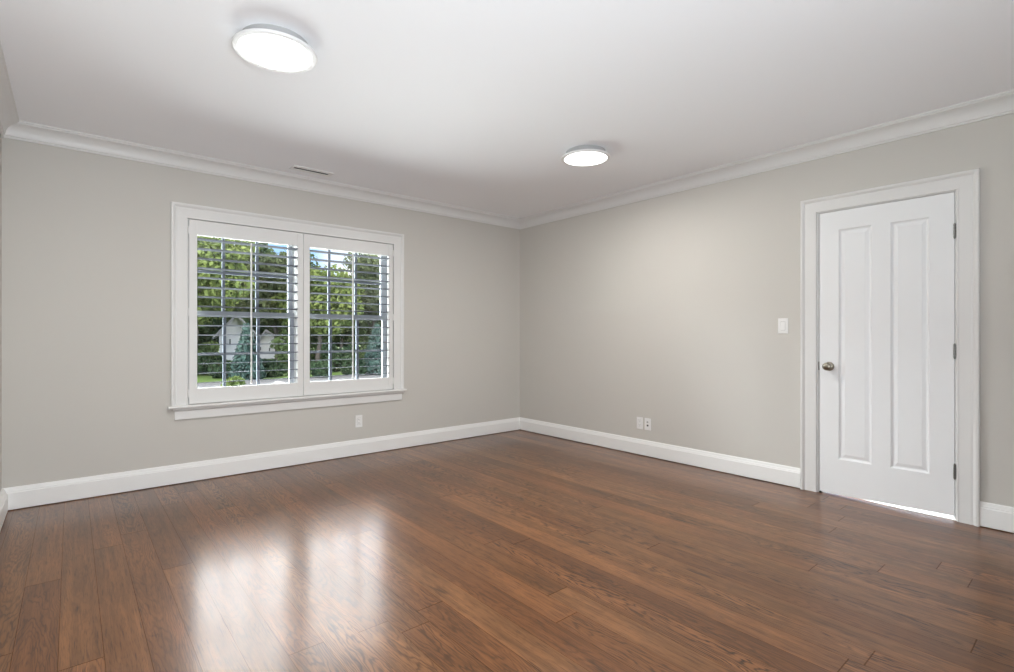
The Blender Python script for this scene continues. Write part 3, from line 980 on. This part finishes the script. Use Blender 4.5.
SHRUBS = [
    (203, 26, 334, 0.75, 'green', 'green shrub low at the left end of the left shutter', 31),
    (213, 25, 349, 0.6, 'dark', 'dark shrub left of the pale gabled building', 32),
    (230, 23, 356, 0.75, 'dark', 'dark low shrub in front of the pale gabled building', 33),
    (268, 22.5, 357, 0.7, 'dark', 'dark shrub in front of the pale low house', 34),
    (288, 25, 322, 0.75, 'green', 'tall green shrub at the right end of the left shutter', 35),
    (301, 23, 345, 0.6, 'dark', 'dark shrub behind the stiles where the shutters meet', 36),
    (318, 26, 318, 0.95, 'green', 'rounded green shrub at the left end of the right shutter', 37),
    (336, 23.5, 334, 0.8, 'dark', 'dark green shrub left of the rod in the right shutter', 38),
    (358, 26, 318, 0.95, 'green', 'big green shrub right of the rod in the right shutter', 39),
    (322, 20.8, 360, 0.5, 'dark', 'lowest dark shrub by the drive in the right shutter', 40),
    (356, 20.8, 356, 0.6, 'dark', 'low dark shrub beside the right-hand spruce', 41),
    (234, 17.2, 375, 0.28, 'lime', 'small bright green clump at the near side of the drive', 42),
    (396, 24, 335, 0.8, 'green', 'green shrub behind the right edge of the window frame', 43),
]
for s in SHRUBS:
    shrub(*s)

def gabled(name, px0, px1, y, base_py, eave_py, peak_py, label, depth, peak_px=None, openings=()):
    pm = (px0 + px1) / 2
    xm = at(pm, y)
    t = math.atan2(xm, y)                      # turned to face the house
    ct, st = math.cos(t), math.sin(t)
    def W(u, v, z):
        return (xm + u * ct + v * st, y - u * st + v * ct, z)
    def U(px):
        return (at(px, y) - xm) * ct
    hw0, hw1 = U(px0), U(px1)
    ze, zp = zat(pm, eave_py, y), zat(pm, peak_py, y)
    up = U(peak_px or pm)
    r = empty(name, (xm, y, GROUND))
    tag(r, label, 'building', None)
    mb = MB()
    prof = [(hw0, GROUND), (hw1, GROUND), (hw1, ze), (up, zp), (hw0, ze)]
    mb.loft([[W(a, 0, b) for a, b in prof], [W(a, depth, b) for a, b in prof]])
    mb.build('walls', M_SIDING, r)
    th = 0.12
    for ua, s in ((hw0, 1), (hw1, -1)):
        ov = 0.3
        sl = (zp - ze) / abs(up - ua)
        p = [(ua - s * ov, ze - sl * ov), (up, zp), (up, zp + th), (ua - s * ov, ze - sl * ov + th)]
        rf = MB()
        rf.loft([[W(a, -0.3, b + 0.005) for a, b in p], [W(a, depth + 0.3, b + 0.005) for a, b in p]])
        rf.build('roof', M_SHINGLE, r)
    def wbox(u0, u1, v0, v1, z0, z1):
        m = MB()
        m.loft([[W(u0, v0, z0), W(u1, v0, z0), W(u1, v1, z0), W(u0, v1, z0)], [W(u0, v0, z1), W(u1, v0, z1), W(u1, v1, z1), W(u0, v1, z1)]])
        return m
    for wpx0, wpx1, wy0, wy1 in openings:
        wz0, wz1 = zat(pm, wy1, y), zat(pm, wy0, y)
        f = wbox(U(wpx0), U(wpx1), -0.05, 0.02, wz0, wz1).build('window', M_SIDING, r)
        wbox(U(wpx0) + 0.06, U(wpx1) - 0.06, -0.06, -0.02, wz0 + 0.06, wz1 - 0.06).build('pane', M_HOUSEDARK, f)
    return r
gabled('garage', 219, 254, 32, 357, 333, 316, 'pale gabled building among the trees behind the left shutter', 5.0, 236.5, ((228, 232, 338, 346),))
gabled('house', 255, 287, 40, 357, 344, 331, 'pale low house seen right of the tilt rod in the left shutter', 6.0, 266, ((259, 262, 346, 351), (268, 271, 347, 352)))

# pale boulders edging the drive
for k, (px, y, sz) in enumerate(((198, 15.8, 0.20), (212, 15.5, 0.17), (263, 17.2, 0.17), (281, 17.3, 0.21))):
    rng = np.random.default_rng(60 + k)
    bm = bmesh.new()
    bmesh.ops.create_icosphere(bm, subdivisions=3, radius=1)
    ph = rng.random(6) * 6
    for vv in bm.verts:
        c = vv.co
        q = 1 + 0.16 * math.sin(3 * c.x + ph[0]) + 0.13 * math.sin(4 * c.y + ph[1]) + 0.10 * math.sin(5 * c.z + ph[2])
        vv.co = Vector((c.x * sz * 1.2 * q, c.y * sz * q, c.z * sz * 0.75 * q))
    me = bpy.data.meshes.new('boulder')
    bm.to_mesh(me); bm.free()
    me.materials.append(M_STONE)
    for p in me.polygons:
        p.use_smooth = True
    o = bpy.data.objects.new('boulder', me)
    o.location = (at(px, y), y, GROUND + sz * 0.4)
    C.objects.link(o)
    names = ['pale boulder at the far left end of the left shutter', 'pale boulder left of the tilt rod, beside the bright green clump',
             'pale boulder just right of the tilt rod in the left shutter', 'pale boulder nearest the right end of the left shutter']
    tag(o, names[k], 'boulder', 'boulders along the drive')
